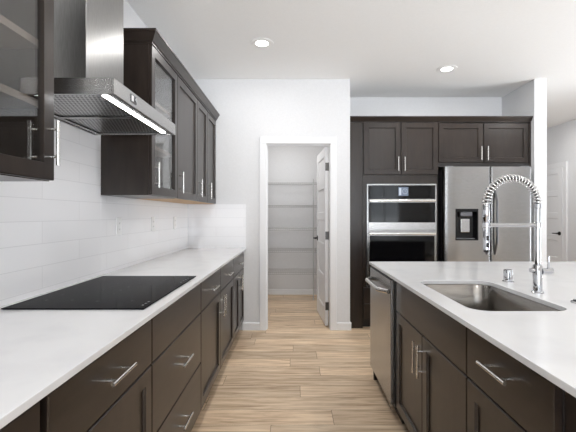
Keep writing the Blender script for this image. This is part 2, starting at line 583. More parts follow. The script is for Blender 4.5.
# rear wall with window openings
bm = B()
xs = WL
for (x0, x1, z0, z1) in WINDOWS:
    box(bm, xs, x0, REAR - 0.12, REAR, 0, CEIL)
    box(bm, x0, x1, REAR - 0.12, REAR, 0, z0)
    box(bm, x0, x1, REAR - 0.12, REAR, z1, CEIL)
    xs = x1
box(bm, xs, WR, REAR - 0.12, REAR, 0, CEIL)
struct('wall_rear', bm, M['wall'])
for i, (x0, x1, z0, z1) in enumerate(WINDOWS):
    bm = B()
    t = 0.05
    box(bm, x0, x0 + t, REAR - 0.09, REAR - 0.03, z0, z1)
    box(bm, x1 - t, x1, REAR - 0.09, REAR - 0.03, z0, z1)
    box(bm, x0 + t, x1 - t, REAR - 0.09, REAR - 0.03, z0, z0 + t)
    box(bm, x0 + t, x1 - t, REAR - 0.09, REAR - 0.03, z1 - t, z1)
    box(bm, (x0 + x1) / 2 - 0.02, (x0 + x1) / 2 + 0.02, REAR - 0.08, REAR - 0.04, z0 + t, z1 - t)
    w = struct('window_%d' % (i + 1), bm, M['trim'])  # the first, wide window is added to let light in
    obj('glass_pane', bx(x0 + t, x1 - t, REAR - 0.063, REAR - 0.057, z0 + t, z1 - t), M['glass'], w, 'clear glass pane')

# tiled backsplash on both walls
bm = B()
box(bm, WL, WL + 0.007, -0.2, 1.372, 0.9025, 1.383)
box(bm, WL, WL + 0.007, 1.3735, 2.308, 0.9025, 1.93)
box(bm, WL, WL + 0.007, 2.3095, D, 0.9025, 1.383)
struct('wall_left_tile', bm, M['tile'])
struct('wall_pantry_tile', bx(WL + 0.007, -0.5225, D - 0.007, D, 0.9025, 1.383), M['tile'])


def base_profile(bm, p0, p1, nrm, h=0.085, t=0.013):
    """baseboard from p0 to p1 (xy), standing out along nrm"""
    p0, p1, n = Vector((*p0, 0)), Vector((*p1, 0)), Vector((*nrm, 0))
    prof = [(0, 0), (t, 0), (t, h - 0.012), (t - 0.004, h - 0.004), (t - 0.009, h), (0, h)]
    A = [bm.verts.new(p0 + n * a + Vector((0, 0, z))) for a, z in prof]
    C = [bm.verts.new(p1 + n * a + Vector((0, 0, z))) for a, z in prof]
    k = len(prof)
    for i in range(k):
        bm.faces.new((A[i], A[(i + 1) % k], C[(i + 1) % k], C[i]))
    bm.faces.new(A); bm.faces.new(C)


CW = 0.074  # casing width
bm = B(); base_profile(bm, (-0.56, D), (OX0 - CW, D), (0, -1)); struct('baseboard_pantry_left', bm, M['trim'])
bm = B(); base_profile(bm, (OX1 + CW, D), (0.6345, D), (0, -1)); base_profile(bm, (0.6215, D), (0.6215, 4.28), (1, 0)); struct('baseboard_pantry_right', bm, M['trim'])
bm = B(); base_profile(bm, (-0.9, 6.11), (0.5065, 6.11), (0, -1)); struct('baseboard_pantry_back', bm, M['trim'])
bm = B(); base_profile(bm, (2.637, D), (2.785, D), (0, -1)); base_profile(bm, (2.785, D), (2.785, HB), (1, 0)); struct('baseboard_wing', bm, M['trim'])

# casing round the pantry opening, with its jamb lining
bm = B()
cy0, cy1 = D - 0.016, D
box(bm, OX0 - CW, OX0 - 0.004, cy0, cy1, 0, OZ + 0.004, 0.003)
box(bm, OX1 + 0.004, OX1 + CW, cy0, cy1, 0, OZ + 0.004, 0.003)
box(bm, OX0 - CW, OX1 + CW, cy0, cy1, OZ + 0.004, OZ + 0.078, 0.003)
box(bm, OX0 - 0.0175, OX0, D, D + 0.1145, 0, OZ)
box(bm, OX1, OX1 + 0.0175, D, D + 0.1145, 0, OZ)
box(bm, OX0 - 0.0175, OX1 + 0.0175, D, D + 0.1145, OZ, OZ + 0.0175)
box(bm, OX0, OX0 + 0.01, D + 0.04, D + 0.075, 0, OZ - 0.01)
box(bm, OX0, OX1, D + 0.04, D + 0.075, OZ - 0.01, OZ)
struct('trim_1', bm, M['trim'])


# pantry door: five flat panels, standing open into the pantry
def panel_door(name, width, height, loc, rotz, lever_side, lever_mat):
    """leaf local: hinge edge at x=0, runs to x=width, thickness -0.018..0.018 in y"""
    bm = B()
    t = 0.0175
    st, rec = 0.11, 0.011
    npan = 5
    rail = 0.085
    ph = (height - 0.10 - 0.19 - rail * (npan - 1)) / npan
    us = [0, st, width - st, width]
    vs = [0, 0.19]
    for k in range(npan):
        vs.append(vs[-1] + ph)
        vs.append(vs[-1] + (rail if k < npan - 1 else 0.10))
    for sgn in (-1, 1):
        for i in range(3):
            for j in range(len(vs) - 1):
                u0, u1, v0, v1 = us[i], us[i + 1], vs[j], vs[j + 1]
                q = [(u0, v0), (u1, v0), (u1, v1), (u0, v1)]
                if i == 1 and j % 2 == 1:
                    b = 0.007
                    qi = [(u0 + b, v0 + b), (u1 - b, v0 + b), (u1 - b, v1 - b), (u0 + b, v1 - b)]
                    A = [bm.verts.new((u, sgn * t, v)) for u, v in q]
                    C = [bm.verts.new((u, sgn * (t - rec), v)) for u, v in qi]
                    for k in range(4):
                        bm.faces.new((A[k], A[(k + 1) % 4], C[(k + 1) % 4], C[k]))
                    bm.faces.new(C)
                else:
                    bm.faces.new([bm.verts.new((u, sgn * t, v)) for u, v in q])
    H = vs[-1]
    for q in (((0, -t, 0), (0, t, 0), (0, t, H), (0, -t, H)), ((width, -t, 0), (width, t, 0), (width, t, H), (width, -t, H)),
              ((0, -t, 0), (width, -t, 0), (width, t, 0), (0, t, 0)), ((0, -t, H), (width, -t, H), (width, t, H), (0, t, H))):
        bm.faces.new([bm.verts.new(p) for p in q])
    bmesh.ops.remove_doubles(bm, verts=bm.verts[:], dist=1e-5)
    d = obj(name, bm, M['trim'])
    d['kind'] = 'structure'
    d.location = loc
    d.rotation_euler = (0, 0, rotz)

    def child(nm, bm, m, lab=None, smooth=40):
        bmesh.ops.recalc_face_normals(bm, faces=bm.faces[:])
        me = bpy.data.meshes.new(nm); bm.to_mesh(me); bm.free(); me.materials.append(m)
        me.polygons.foreach_set('use_smooth', [True] * len(me.polygons)); me.set_sharp_from_angle(angle=math.radians(smooth))
        o = bpy.data.objects.new(nm, me); COL.objects.link(o); o.parent = d
        if lab: o['label'] = lab
    for sgn in ((-1, 1) if lever_side == 0 else (lever_side,)):
        bm = B()
        lx, lz = width - 0.065, 0.955
        tube(bm, [(lx, sgn * t, lz), (lx, sgn * (t + 0.008), lz)], 0.032, 24)
        tube(bm, [(lx, sgn * (t + 0.008), lz), (lx, sgn * (t + 0.05), lz)], 0.010, 14)
        tube(bm, [(lx + 0.012, sgn * (t + 0.048), lz), (lx - 0.04, sgn * (t + 0.05), lz), (lx - 0.115, sgn * (t + 0.044), lz)], [0.010, 0.009, 0.007], 12)
        child('lever_handle', bm, lever_mat, 'dark metal lever handle')
    return d, child, H


leaf_len = 0.70
ang = math.atan2(0.70, -0.052)
d1, child1, H1 = panel_door('door_1', leaf_len, 2.025, (0.377, 4.35, 0.012), ang, 1, M['black_metal'])
for hz in (0.22, 1.02, 1.80):
    bm = B()
    box(bm, -0.0025, 0.0, -0.0165, 0.0165, hz - 0.045, hz + 0.045)
    tube(bm, [(-0.004, -0.0215, hz - 0.047), (-0.004, -0.0215, hz + 0.047)], 0.006, 12)
    child1('hinge', bm, M['hinge'], 'dark metal hinge')

# hall door on the right wall, closed, in its casing
HY0, HY1 = 6.215, 6.975
bm = B()
for y0, y1, z0, z1 in ((HY0 - CW, HY0, 0, 2.05), (HY1, HY1 + CW, 0, 2.05), (HY0 - CW, HY1 + CW, 2.05, 2.125)):
    box(bm, WR - 0.03, WR, y0, y1, z0, z1, 0.003)
struct('trim_2', bm, M['trim'])
panel_door('door_2', HY1 - HY0 - 0.006, 2.04, (WR - 0.019, HY1 - 0.003, 0.008), -math.pi / 2, -1, M['black_metal'])
bm = B(); base_profile(bm, (WR, REAR), (WR, ADDED_SLIDER[0]), (-1, 0)); base_profile(bm, (WR, ADDED_SLIDER[1]), (WR, HY0 - CW), (-1, 0)); base_profile(bm, (WR, HY1 + CW), (WR, HB), (-1, 0)); struct('baseboard_right', bm, M['trim'])

# ------------------------------------------------------------------ left run: base cabinets
CT0, CT1 = 0.882, 0.902
FX = -0.565                       # carcass front; fronts stand 20 mm proud
fl = F_plus_x(FX)
DT = 0.868                        # top of the fronts
S1, S2 = 0.690, 0.397             # drawer seams
LOW = 0.108


def base_cab(name, y0, y1, label, cat, group=None, hollow=False):
    r = thing(name, ((WL + FX) / 2, (y0 + y1) / 2, 0), label, cat, group)
    obj('carcass', bx(WL + 0.002, FX - 0.0005, y0 + 0.0005, y1 - 0.0005, 0.1, CT0 - 0.0005), M['kick'], r)  # coloured darker than the fronts to paint shade into their gaps
    obj('toe_kick', bx(WL + 0.002, FX - 0.07, y0 + 0.0005, y1 - 0.0005, 0.0, 0.1), M['kick'], r, 'dark recessed toe kick')
    return r


GB = 'base cabinets under the long counter'
YL = [0.20, 0.851, 1.479, 2.263, 2.867, 3.494, 4.222]
r = base_cab('base_cabinet', YL[0], YL[1] - 0.02, 'dark base cabinet at the near end of the long counter, mostly cut off', 'cabinet', GB)
drawer(r, fl, YL[0], YL[1] - 0.02, S1, DT)
door(r, fl, YL[0], YL[1] - 0.02, LOW, S1, YL[0] + 0.03, 0.585)
r = base_cab('base_cabinet', YL[1], YL[2], 'dark wood base cabinet with one drawer over a door, in front of the cooktop drawers', 'cabinet', GB)
drawer(r, fl, YL[1], YL[2], S1, DT, True, 0.783)
door(r, fl, YL[1], YL[2], LOW, S1, YL[1] + 0.03, 0.585)
r = base_cab('base_cabinet', YL[2], YL[3], 'dark wood stack of three wide drawers directly below the cooktop', 'cabinet', GB)
drawer(r, fl, YL[2], YL[3], S1, DT, False)
drawer(r, fl, YL[2], YL[3], S2, S1, True, 0.556)
drawer(r, fl, YL[2], YL[3], LOW, S2, True, 0.262)
r = base_cab('base_cabinet', YL[3], YL[5], 'dark base cabinet with two drawers over two doors, just past the cooktop', 'cabinet', GB)
drawer(r, fl, YL[3], YL[4], S1, DT)
drawer(r, fl, YL[4], YL[5], S1, DT)
door(r, fl, YL[3], YL[4], LOW, S1, YL[4] - 0.03, 0.59)
door(r, fl, YL[4], YL[5], LOW, S1, YL[4] + 0.03, 0.59)
r = base_cab('base_cabinet', YL[5], YL[6], 'dark base cabinet with one drawer and two narrow doors, against the pantry wall', 'cabinet', GB)
drawer(r, fl, YL[5], YL[6], S1, DT)
ym = (YL[5] + YL[6]) / 2
door(r, fl, YL[5], ym, LOW, S1, ym - 0.03, 0.59)
door(r, fl, ym, YL[6], LOW, S1, ym + 0.03, 0.59)

ct = obj('countertop', bx(WL + 0.0005, -0.5225, 0.18, D - 0.0005, CT0, CT1, 0.002, 2), M['quartz'], origin=(-0.84, 2.2, CT0))
tag(ct, 'long white quartz countertop along the tiled wall with the cooktop in it', 'countertop')

# cooktop
CX0, CX1, CY0, CY1 = -1.118, -0.570, 1.466, 2.252
r = thing('cooktop', ((CX0 + CX1) / 2, (CY0 + CY1) / 2, CT1), 'black glass cooktop lying flush on the white counter under the range hood', 'cooktop')
obj('trim_frame', bx(CX0 + 0.004, CX1 - 0.004, CY0 + 0.004, CY1 - 0.004, CT1 + 0.0002, CT1 + 0.0022), M['steel_dark'], r)
obj('glass_surface', bx(CX0, CX1, CY0, CY1, CT1 + 0.0022, CT1 + 0.0065, 0.0012), M['cook_glass'], r)
for (ox, oy, rr) in ((-0.98, 1.66, 0.075), (-0.98, 2.06, 0.10), (-0.74, 1.66, 0.10), (-0.74, 2.04, 0.075), (-0.86, 1.86, 0.06)):
    for k in range(4):           # short cross marks round each zone
        bm = B()
        a = math.radians(45 + 90 * k)
        x, y = ox + rr * math.cos(a), oy + rr * math.sin(a)
        box(bm, x - 0.009, x + 0.009, y - 0.0008, y + 0.0008, CT1 + 0.0065, CT1 + 0.0067)
        box(bm, x - 0.0008, x + 0.0008, y - 0.009, y + 0.009, CT1 + 0.0065, CT1 + 0.0067)
        obj('zone_marking', bm, M['cook_mark'], r)
for k in range(7):
    y = 2.17 - 0.045 * k if k < 4 else 1.58 - 0.03 * (k - 4)
    obj('touch_control', bx(-0.600, -0.592, y - 0.006, y + 0.006, CT1 + 0.0065, CT1 + 0.0067), M['grey_plastic'], r)

# ------------------------------------------------------------------ left run: wall cabinets and hood
UB, UT = 1.385, 2.297
UX = -0.8725
fu = F_plus_x(UX)


def wall_cab(name, y0, y1, label, shelves=None, group='wall cabinets over the long counter', inner=None):
    r = thing(name, ((WL + UX) / 2, (y0 + y1) / 2, UB), label, 'cabinet', group)
    a, b = y0 + 0.0005, y1 - 0.0005
    x0, x1 = WL + 0.002, UX - 0.0005
    if shelves is None:
        obj('carcass', bx(x0, x1, a, b, UB + 0.012, UT), M['wood'], r)
    else:
        bm = B()
        box(bm, x0, x1, a, a + 0.018, UB + 0.012, UT)
        box(bm, x0, x1, b - 0.018, b, UB + 0.012, UT)
        box(bm, x0, x1, a + 0.018, b - 0.018, UT - 0.018, UT)
        obj('carcass', bm, M['wood'], r)
        obj('back_panel', bx(x0, x0 + 0.008, a + 0.018, b - 0.018, UB + 0.012, UT - 0.018), inner, r)
        for z in shelves:
            obj('shelf', bx(x0 + 0.009, x1 - 0.02, a + 0.018, b - 0.018, z - 0.0125, z + 0.0125), M['shelf'], r)
    obj('underside', bx(x0, x1, a, b, UB, UB + 0.012), M['maple'] if shelves is None else M['wood'], r, 'pale maple underside' if shelves is None else None)
    return r


r = wall_cab('wall_cabinet', 0.42, 1.373, 'dark glass-door wall cabinet with shelves, cut by the frame, nearest the camera', (1.655, 1.865), inner=M['interior'])
door(r, fu, 0.42, 0.896, UB, UT, 0.45, 1.515, True)
door(r, fu, 0.896, 1.373, UB, UT, 1.335, 1.515, True)
UY = [2.309, 2.826, 3.41, 3.806, 4.222]
r = wall_cab('wall_cabinet', UY[0], UY[1], 'dark wood wall cabinet with one glass door, on the far side of the range hood', (1.70, 1.99), inner=M['interior'])
door(r, fu, UY[0], UY[1], UB, UT, UY[0] + 0.03, 1.508, True)
r = wall_cab('wall_cabinet', UY[1], UY[2], 'dark wood wall cabinet with one solid panelled door, second along from the range hood')
door(r, fu, UY[1], UY[2], UB, UT, UY[1] + 0.03, 1.508)
r = wall_cab('wall_cabinet', UY[2], UY[4], 'dark wood wall cabinet with two narrow panelled doors, next to the pantry wall')
door(r, fu, UY[2], UY[3], UB, UT, UY[2] + 0.03, 1.508)
door(r, fu, UY[3], UY[4], UB, UT, UY[3] + 0.03, 1.508)


def crown(pts, label, z0=UT + 0.0005, z1=2.370):
    """sloping cornice mitred along a polyline; pts = [(inner xy, outward xy at the mitre)]"""
    bm = B()
    prof = [(-0.06, z0), (0.003, z0), (0.003, z0 + 0.010), (0.012, z0 + 0.014), (0.036, z1 - 0.014), (0.041, z1 - 0.012), (0.041, z1), (-0.06, z1)]
    rings = []
    for (px, py), (nx, ny) in pts:
        rings.append([bm.verts.new((px + nx * a, py + ny * a, z)) for a, z in prof])
    k = len(prof)
    for A, C in zip(rings, rings[1:]):
        for i in range(k):
            bm.faces.new((A[i], A[(i + 1) % k], C[(i + 1) % k], C[i]))
    bm.faces.new(rings[0]); bm.faces.new(rings[-1])
    o = obj('crown_molding', bm, M['wood_h'], origin=(pts[0][0][0], pts[0][0][1], z0))
    tag(o, label, 'molding')
    return o


FUX = UX + 0.02
crown([((WL + 0.065, UY[0]), (0, -1)), ((FUX, UY[0]), (1, -1)), ((FUX, 4.222), (1, 0))],
      'dark sloping crown molding along the top of the wall cabinets past the range hood')
crown([((WL + 0.065, 1.373), (0, 1)), ((FUX, 1.373), (1, 1)), ((FUX, 0.42), (1, 0))],
      'dark crown molding on the glass-door wall cabinet nearest the camera')

# range hood
HX, HY_0, HY_1, HZ0, HZ1 = -0.685, 1.468, 2.23, 1.728, 1.790
TX = WL + 0.0075
r = thing('range_hood', ((TX + HX) / 2, (HY_0 + HY_1) / 2, HZ0), 'stainless steel chimney range hood with a lit lamp strip, over the cooktop', 'range hood')
bm = B()
w = 0.012
box(bm, HX - w, HX, HY_0, HY_1, HZ0, HZ1, 0.0015)
box(bm, TX, HX - w, HY_0, HY_0 + w, HZ0, HZ1)
box(bm, TX, HX - w, HY_1 - w, HY_1, HZ0, HZ1)
box(bm, TX, TX + w, HY_0 + w, HY_1 - w, HZ0, HZ1)
box(bm, TX + w, HX - w, HY_0 + w, HY_1 - w, HZ1 - 0.004, HZ1)
# bottom plate round the filters
FA0, FA1 = TX + 0.04, HX - 0.085
box(bm, FA1, HX - w, HY_0 + w, HY_1 - w, HZ0 + 0.004, HZ0 + 0.007)
box(bm, TX + w, FA0, HY_0 + w, HY_1 - w, HZ0 + 0.004, HZ0 + 0.007)
ymid = (HY_0 + HY_1) / 2
for a, b in ((HY_0 + w, HY_0 + 0.03), (ymid - 0.014, ymid + 0.014), (HY_1 - 0.03, HY_1 - w)):
    box(bm, FA0, FA1, a, b, HZ0 + 0.004, HZ0 + 0.007)
obj('canopy', bm, M['steel_h'], r)
for a, b in ((HY_0 + 0.03, ymid - 0.014), (ymid + 0.014, HY_1 - 0.03)):
    obj('mesh_filter', bx(FA0, FA1, a, b, HZ0 + 0.010, HZ0 + 0.016), M['filter'], r, 'diamond mesh grease filter')
obj('chimney', bx(TX, -0.900, 1.666, 2.033, HZ1, CEIL - 0.001, 0.001), M['steel_duct'], r)
obj('lamp_strip', bx(HX - 0.062, HX - 0.042, HY_0 + 0.03, HY_1 - 0.05, HZ0 + 0.001, HZ0 + 0.004), M['strip'], r, 'bright white lamp strip')
kp = obj('control_panel', bx(HX, HX + 0.0025, 1.615, 1.672, 1.743, 1.777, 0.001), M['steel_dark'], r, 'small dark control panel')
obj('screen', bx(HX + 0.0025, HX + 0.003, 1.620, 1.640, 1.748, 1.772), M['plastic'], kp)
obj('knob', tube(B(), [(HX + 0.0025, 1.656, 1.760), (HX + 0.008, 1.656, 1.760)], 0.009, 20), M['chrome'], kp, smooth=40)


# outlets on the backsplash
def outlet(y, z, label):
    r = thing('wall_outlet', (WL + 0.007, y, z), label, 'outlet', 'outlets on the tiled backsplash')
    x = WL + 0.0072
    obj('cover_plate', bx(x, x + 0.006, y - 0.036, y + 0.036, z - 0.058, z + 0.058, 0.002), M['plastic'], r)
    for dz in (-0.02, 0.02):
        s = obj('socket', bx(x + 0.006, x + 0.008, y - 0.014, y + 0.014, z + dz - 0.014, z + dz + 0.014, 0.001), M['plastic'], r)
        bm = B()
        for dy in (-0.006, 0.006):
            box(bm, x + 0.008, x + 0.0083, y + dy - 0.001, y + dy + 0.001, z + dz - 0.004, z + dz + 0.006)
        obj('slot', bm, M['black'], s)


outlet(2.54, 1.19, 'white outlet plate on the tiles closest to the cooktop')
outlet(3.16, 1.19, 'middle white outlet plate on the tiles between cooktop and pantry wall')
outlet(3.74, 1.19, 'white outlet plate on the tiles closest to the pantry wall')

# ------------------------------------------------------------------ tall run: ovens and fridge
TY = 4.300                # carcass front; fronts at TY - 0.02
ft = F_minus_y(TY)
TX0, TX1, TX2 = 0.775, 1.611, 2.646
fil = obj('cabinet_filler', bx(0.6225, TX0 - 0.001, TY - 0.012, DB - 0.002, 0.0, UT, 0.001), M['wood'], origin=(0.70, TY, 0))
tag(fil, 'tall dark wood filler panel between the pantry wall and the oven cabinet', 'panel')

OV0, OV1, OVZ0, OVZ1 = 0.816, 1.590, 0.47, 1.611
r = thing('oven_cabinet', ((TX0 + TX1) / 2, 4.59, 0), 'tall dark wood cabinet housing the built-in ovens, two doors at the top', 'cabinet')
bm = B()
yb = DB - 0.002
box(bm, TX0, OV0 - 0.004, TY - 0.019, yb, 0.1, UT)
box(bm, OV1 + 0.004, TX1 - 0.001, TY - 0.019, yb, 0.1, UT)
box(bm, OV0 - 0.004, OV1 + 0.004, TY - 0.019, yb, OVZ1 + 0.003, 1.709)
obj('gap_shade_backing', bx(OV0 - 0.004, OV1 + 0.004, TY - 0.0192, yb, 1.7095, UT), M['kick'], r)  # dark backing that paints shade into the gaps round the doors
box(bm, OV0 - 0.004, OV1 + 0.004, TY, yb, 0.1, OVZ0 - 0.004)
obj('carcass', bm, M['wood'], r)
obj('toe_kick', bx(TX0, TX1 - 0.001, TY + 0.055, yb, 0, 0.1), M['kick'], r, 'dark recessed toe kick')
fd = F_minus_y(TY - 0.0195)
xm = (TX0 + TX1) / 2
dd = 0.0
door(r, fd, TX0 + 0.002, xm, 1.711, 2.292, xm - 0.035, 1.83)
door(r, fd, xm, TX1 - 0.002, 1.711, 2.292, xm + 0.035, 1.83)
for z0, z1 in ((0.108, 0.28), (0.28, 0.462)):
    drawer(r, fd, TX0 + 0.002, TX1 - 0.002, z0, z1, True, (z0 + z1) / 2 + 0.02)

# combination oven
r = thing('wall_oven', ((OV0 + OV1) / 2, 4.55, OVZ0), 'stainless and black glass wall oven with microwave above, built into the tall cabinet', 'oven')
OY = TY - 0.022
obj('body', bx(OV0 + 0.01, OV1 - 0.01, OY, OY + 0.5, OVZ0, OVZ1 - 0.01), M['steel_dark'], r)
bm = B()
box(bm, OV0, OV0 + 0.014, OY - 0.012, OY, OVZ0, OVZ1, 0.001)
box(bm, OV1 - 0.014, OV1, OY - 0.012, OY, OVZ0, OVZ1, 0.001)
box(bm, OV0 + 0.014, OV1 - 0.014, OY - 0.012, OY, OVZ1 - 0.016, OVZ1, 0.001)
box(bm, OV0 + 0.014, OV1 - 0.014, OY - 0.010, OY, 1.083, 1.093)
obj('trim_frame', bm, M['steel_h'], r)
a, b = OV0 + 0.015, OV1 - 0.015
cp = obj('control_panel', bx(a, b, OY - 0.014, OY, 1.445, OVZ1 - 0.017, 0.001), M['black_glass'], r, 'black glass control panel')
dsp = obj('display', bx(1.165, 1.275, OY - 0.0148, OY - 0.014, 1.478, 1.575), M['display'], cp, 'lit blue-grey display')


def ring_bm(x, y, z, rr, t):
    return tube(B(), [(x + rr * math.cos(q), y, z + rr * math.sin(q)) for q in [2 * math.pi * k / 24 for k in range(24)]], t, 6, closed=True)


bm = ring_bm(1.238, OY - 0.0145, 1.528, 0.027, 0.0016)
box(bm, 1.237, 1.239, OY - 0.0158, OY - 0.0142, 1.526, 1.548)
box(bm, 1.238, 1.252, OY - 0.0158, OY - 0.0142, 1.526, 1.528)
box(bm, 1.172, 1.196, OY - 0.0158, OY - 0.0142, 1.486, 1.566)
obj('dial', bm, M['display_mark'], dsp)
md = obj('microwave_door', bx(a, b, OY - 0.022, OY, 1.098, 1.441, 0.002), M['steel_h'], r)
obj('window', bx(a + 0.004, b - 0.004, OY - 0.0235, OY - 0.022, 1.182, 1.405), M['black_glass'], md, 'black glass window')


def oven_handle(par, z):
    bm = B()
    box(bm, a + 0.004, b - 0.004, OY - 0.062, OY - 0.040, z - 0.013, z + 0.013, 0.006, 3)
    for x in (a + 0.05, b - 0.05):
        box(bm, x - 0.012, x + 0.012, OY - 0.042, OY - 0.022, z - 0.010, z + 0.010, 0.002)
    obj('handle', bm, M['nickel'], par, 'stainless bar handle', smooth=40)


oven_handle(md, 1.424)
od = obj('oven_door', bx(a, b, OY - 0.022, OY, 0.50, 1.078, 0.002), M['steel_h'], r)
obj('window', bx(a + 0.012, b - 0.012, OY - 0.0235, OY - 0.022, 0.56, 1.035), M['black_glass'], od, 'black glass window')
oven_handle(od, 1.058)

# cabinet over the fridge
r = thing('fridge_cabinet', ((TX1 + TX2) / 2, 4.59, 1.80), 'dark wood two-door cabinet above the refrigerator', 'cabinet')
obj('carcass', bx(TX1, TX2, TY, yb, 1.802, UT), M['kick'], r)  # dark colour stands in for shade between the doors
xm = (TX1 + TX2) / 2 - 0.01
obj('bottom_rail', bx(TX1 + 0.002, TX2, TY - 0.018, TY - 0.0002, 1.802, 1.842), M['kick'], r)  # rail coloured dark as the shadow strip above the fridge
door(r, F_minus_y(TY - 0.0005), TX1 + 0.004, xm, 1.845, 2.292, xm - 0.035, 1.95)
door(r, F_minus_y(TY - 0.0005), xm, TX2 - 0.022, 1.845, 2.292, xm + 0.035, 1.95)
obj('end_stile', bx(TX2 - 0.021, TX2, TY - 0.02, TY - 0.0002, 1.802, UT), M['wood'], r)
crown([((0.6225, TY - 0.02), (0, -1)), ((TX2 - 0.002, TY - 0.02), (0, -1))],
      'dark sloping crown molding above the oven cabinet and the refrigerator cabinet', z1=2.358)

# refrigerator
RX0, RX1, RY, RZ = 1.640, 2.590, 4.17, 1.790
r = thing('refrigerator', ((RX0 + RX1) / 2, 4.5, 0), 'stainless steel french door refrigerator with a water dispenser, beside the ovens', 'refrigerator')
obj('body', bx(RX0 + 0.004, RX1 - 0.004, RY + 0.075, 4.85, 0.02, RZ - 0.02), M['steel_dark'], r, 'dark grey case')
obj('base_grille', bx(RX0 + 0.02, RX1 - 0.02, RY + 0.09, 4.80, 0.0, 0.02), M['black'], r)
rc = 2.140
DX0, DX1, DZ0, DZ1 = 1.756, 2.004, 0.990, 1.332      # dispenser
# left door built round the dispenser recess
bm = B()
zb = 0.74
y0, y1 = RY, RY + 0.068


def bowed_door(bm, x0, x1, z0, z1):
    """door slab with rounded vertical edges"""
    n = 8
    rr = 0.016
    prof = [(x0, y1)]
    for k in range(n + 1):
        t = math.pi / 2 * k / n
        prof.append((x0 + rr - rr * math.cos(t), y0 + rr - rr * math.sin(t)))
    for k in range(1, 16):
        prof.append((x0 + rr + (x1 - x0 - 2 * rr) * k / 16, y0))
    for k in range(n + 1):
        t = math.pi / 2 * k / n
        prof.append((x1 - rr + rr * math.sin(t), y0 + rr - rr * math.cos(t)))
    prof.append((x1, y1))
    xc, hw = (x0 + x1) / 2, (x1 - x0) / 2
    prof = [(x, y - (0.010 * (1 - ((x - xc) / hw) ** 2) if y < y1 - 0.02 else 0)) for x, y in prof]
    A = [bm.verts.new((x, y, z0)) for x, y in prof]
    C = [bm.verts.new((x, y, z1)) for x, y in prof]
    k = len(prof)
    for i in range(k):
        bm.faces.new((A[i], A[(i + 1) % k], C[(i + 1) % k], C[i]))
    bm.faces.new(A); bm.faces.new(C)
    return bm


ld = obj('door', bowed_door(B(), RX0, rc - 0.003, zb, RZ), M['steel_door'], r, smooth=50)
cut = bx(DX0, DX1, RY - 0.05, RY + 0.055, DZ0, DZ1)
cme = bpy.data.meshes.new('cutter'); bmesh.ops.translate(cut, verts=cut.verts[:], vec=-wloc(r)); cut.to_mesh(cme); cut.free()
co = bpy.data.objects.new('cutter', cme); COL.objects.link(co); co.parent = r
bpy.context.view_layer.update()
md_ = ld.modifiers.new('b', 'BOOLEAN'); md_.object = co; md_.operation = 'DIFFERENCE'; md_.solver = 'EXACT'
bpy.context.view_layer.update()
new_me = bpy.data.meshes.new_from_object(ld.evaluated_get(bpy.context.evaluated_depsgraph_get()))
ld.modifiers.clear(); ld.data = new_me
bpy.data.objects.remove(co)
rd = obj('door', bowed_door(B(), rc + 0.003, RX1, zb, RZ), M['steel_door'], r, smooth=50)
fz = obj('freezer_drawer', bowed_door(B(), RX0, RX1, 0.04, zb - 0.008), M['steel_door'], r, smooth=50)


def bow_handle(par, p0, p1, out, rr=0.011, m='nickel'):
    p0, p1, o = Vector(p0), Vector(p1), Vector(out)
    pts = []
    n = 16
    for k in range(n + 1):
        t = k / n
        bulge = min(1, math.sin(math.pi * t) * 1.7)
        pts.append(p0.lerp(p1, t) + o * bulge)
    return obj('handle', tube(B(), pts, rr, 12), M[m], par, 'curved stainless bar handle', smooth=50)


bow_handle(ld, (rc - 0.045, RY + 0.003, 0.84), (rc - 0.045, RY + 0.003, 1.55), (0, -0.055, 0), 0.012, 'steel_dark')
bow_handle(rd, (rc + 0.045, RY + 0.003, 0.84), (rc + 0.045, RY + 0.003, 1.55), (0, -0.055, 0), 0.012, 'steel_dark')
bow_handle(fz, (RX0 + 0.10, RY + 0.003, 0.66), (RX1 - 0.10, RY + 0.003, 0.66), (0, -0.055, 0), 0.012)
# dispenser: dark recess, control strip, spout and cradle
bm = B()
e = 0.0006
box(bm, DX0 + e, DX1 - e, RY + 0.048, RY + 0.0545, DZ0 + e, DZ1 - e)
box(bm, DX0 + e, DX0 + 0.012, RY - 0.003, RY + 0.048, DZ0 + e, DZ1 - e)
box(bm, DX1 - 0.012, DX1 - e, RY - 0.003, RY + 0.048, DZ0 + e, DZ1 - e)
box(bm, DX0 + 0.012, DX1 - 0.012, RY - 0.003, RY + 0.048, DZ0 + e, DZ0 + 0.014)
box(bm, DX0 + 0.012, DX1 - 0.012, RY - 0.003, RY + 0.048, DZ1 - 0.030, DZ1 - e)
ds = obj('dispenser', bm, M['black_glass'], ld, 'black recessed water and ice dispenser')
obj('paddle', bx(1.83, 1.93, RY + 0.030, RY + 0.046, DZ0 + 0.085, DZ1 - 0.11, 0.006, 2), M['steel'], ds, 'stainless paddle')
bm = B()
box(bm, 1.815, 1.945, RY + 0.004, RY + 0.046, DZ1 - 0.085, DZ1 - 0.032, 0.010, 3)
obj('spout', bm, M['steel_dark'], ds, 'grey spout housing')
obj('drip_tray', bx(DX0 + 0.03, DX1 - 0.03, RY + 0.004, RY + 0.046, DZ0 + 0.015, DZ0 + 0.022), M['grey_plastic'], ds)
for x in (RX0 + 0.06, RX1 - 0.06):
    obj('hinge_cover', bx(x - 0.04, x + 0.04, RY + 0.01, RY + 0.12, RZ + 0.0005, RZ + 0.010, 0.003), M['grey_plastic'], r)

# ------------------------------------------------------------------ island
IX = 0.635                # carcass front; fronts at 0.615
fi = F_minus_x(IX)
ICX0, ICX1, ICY0, ICY1 = 0.5895, 2.30, 0.42, 2.998
IB = 1.23                 # back of the cabinets
SX0, SX1, SY0, SY1 = 0.682, 1.068, 1.452, 2.13   # sink opening

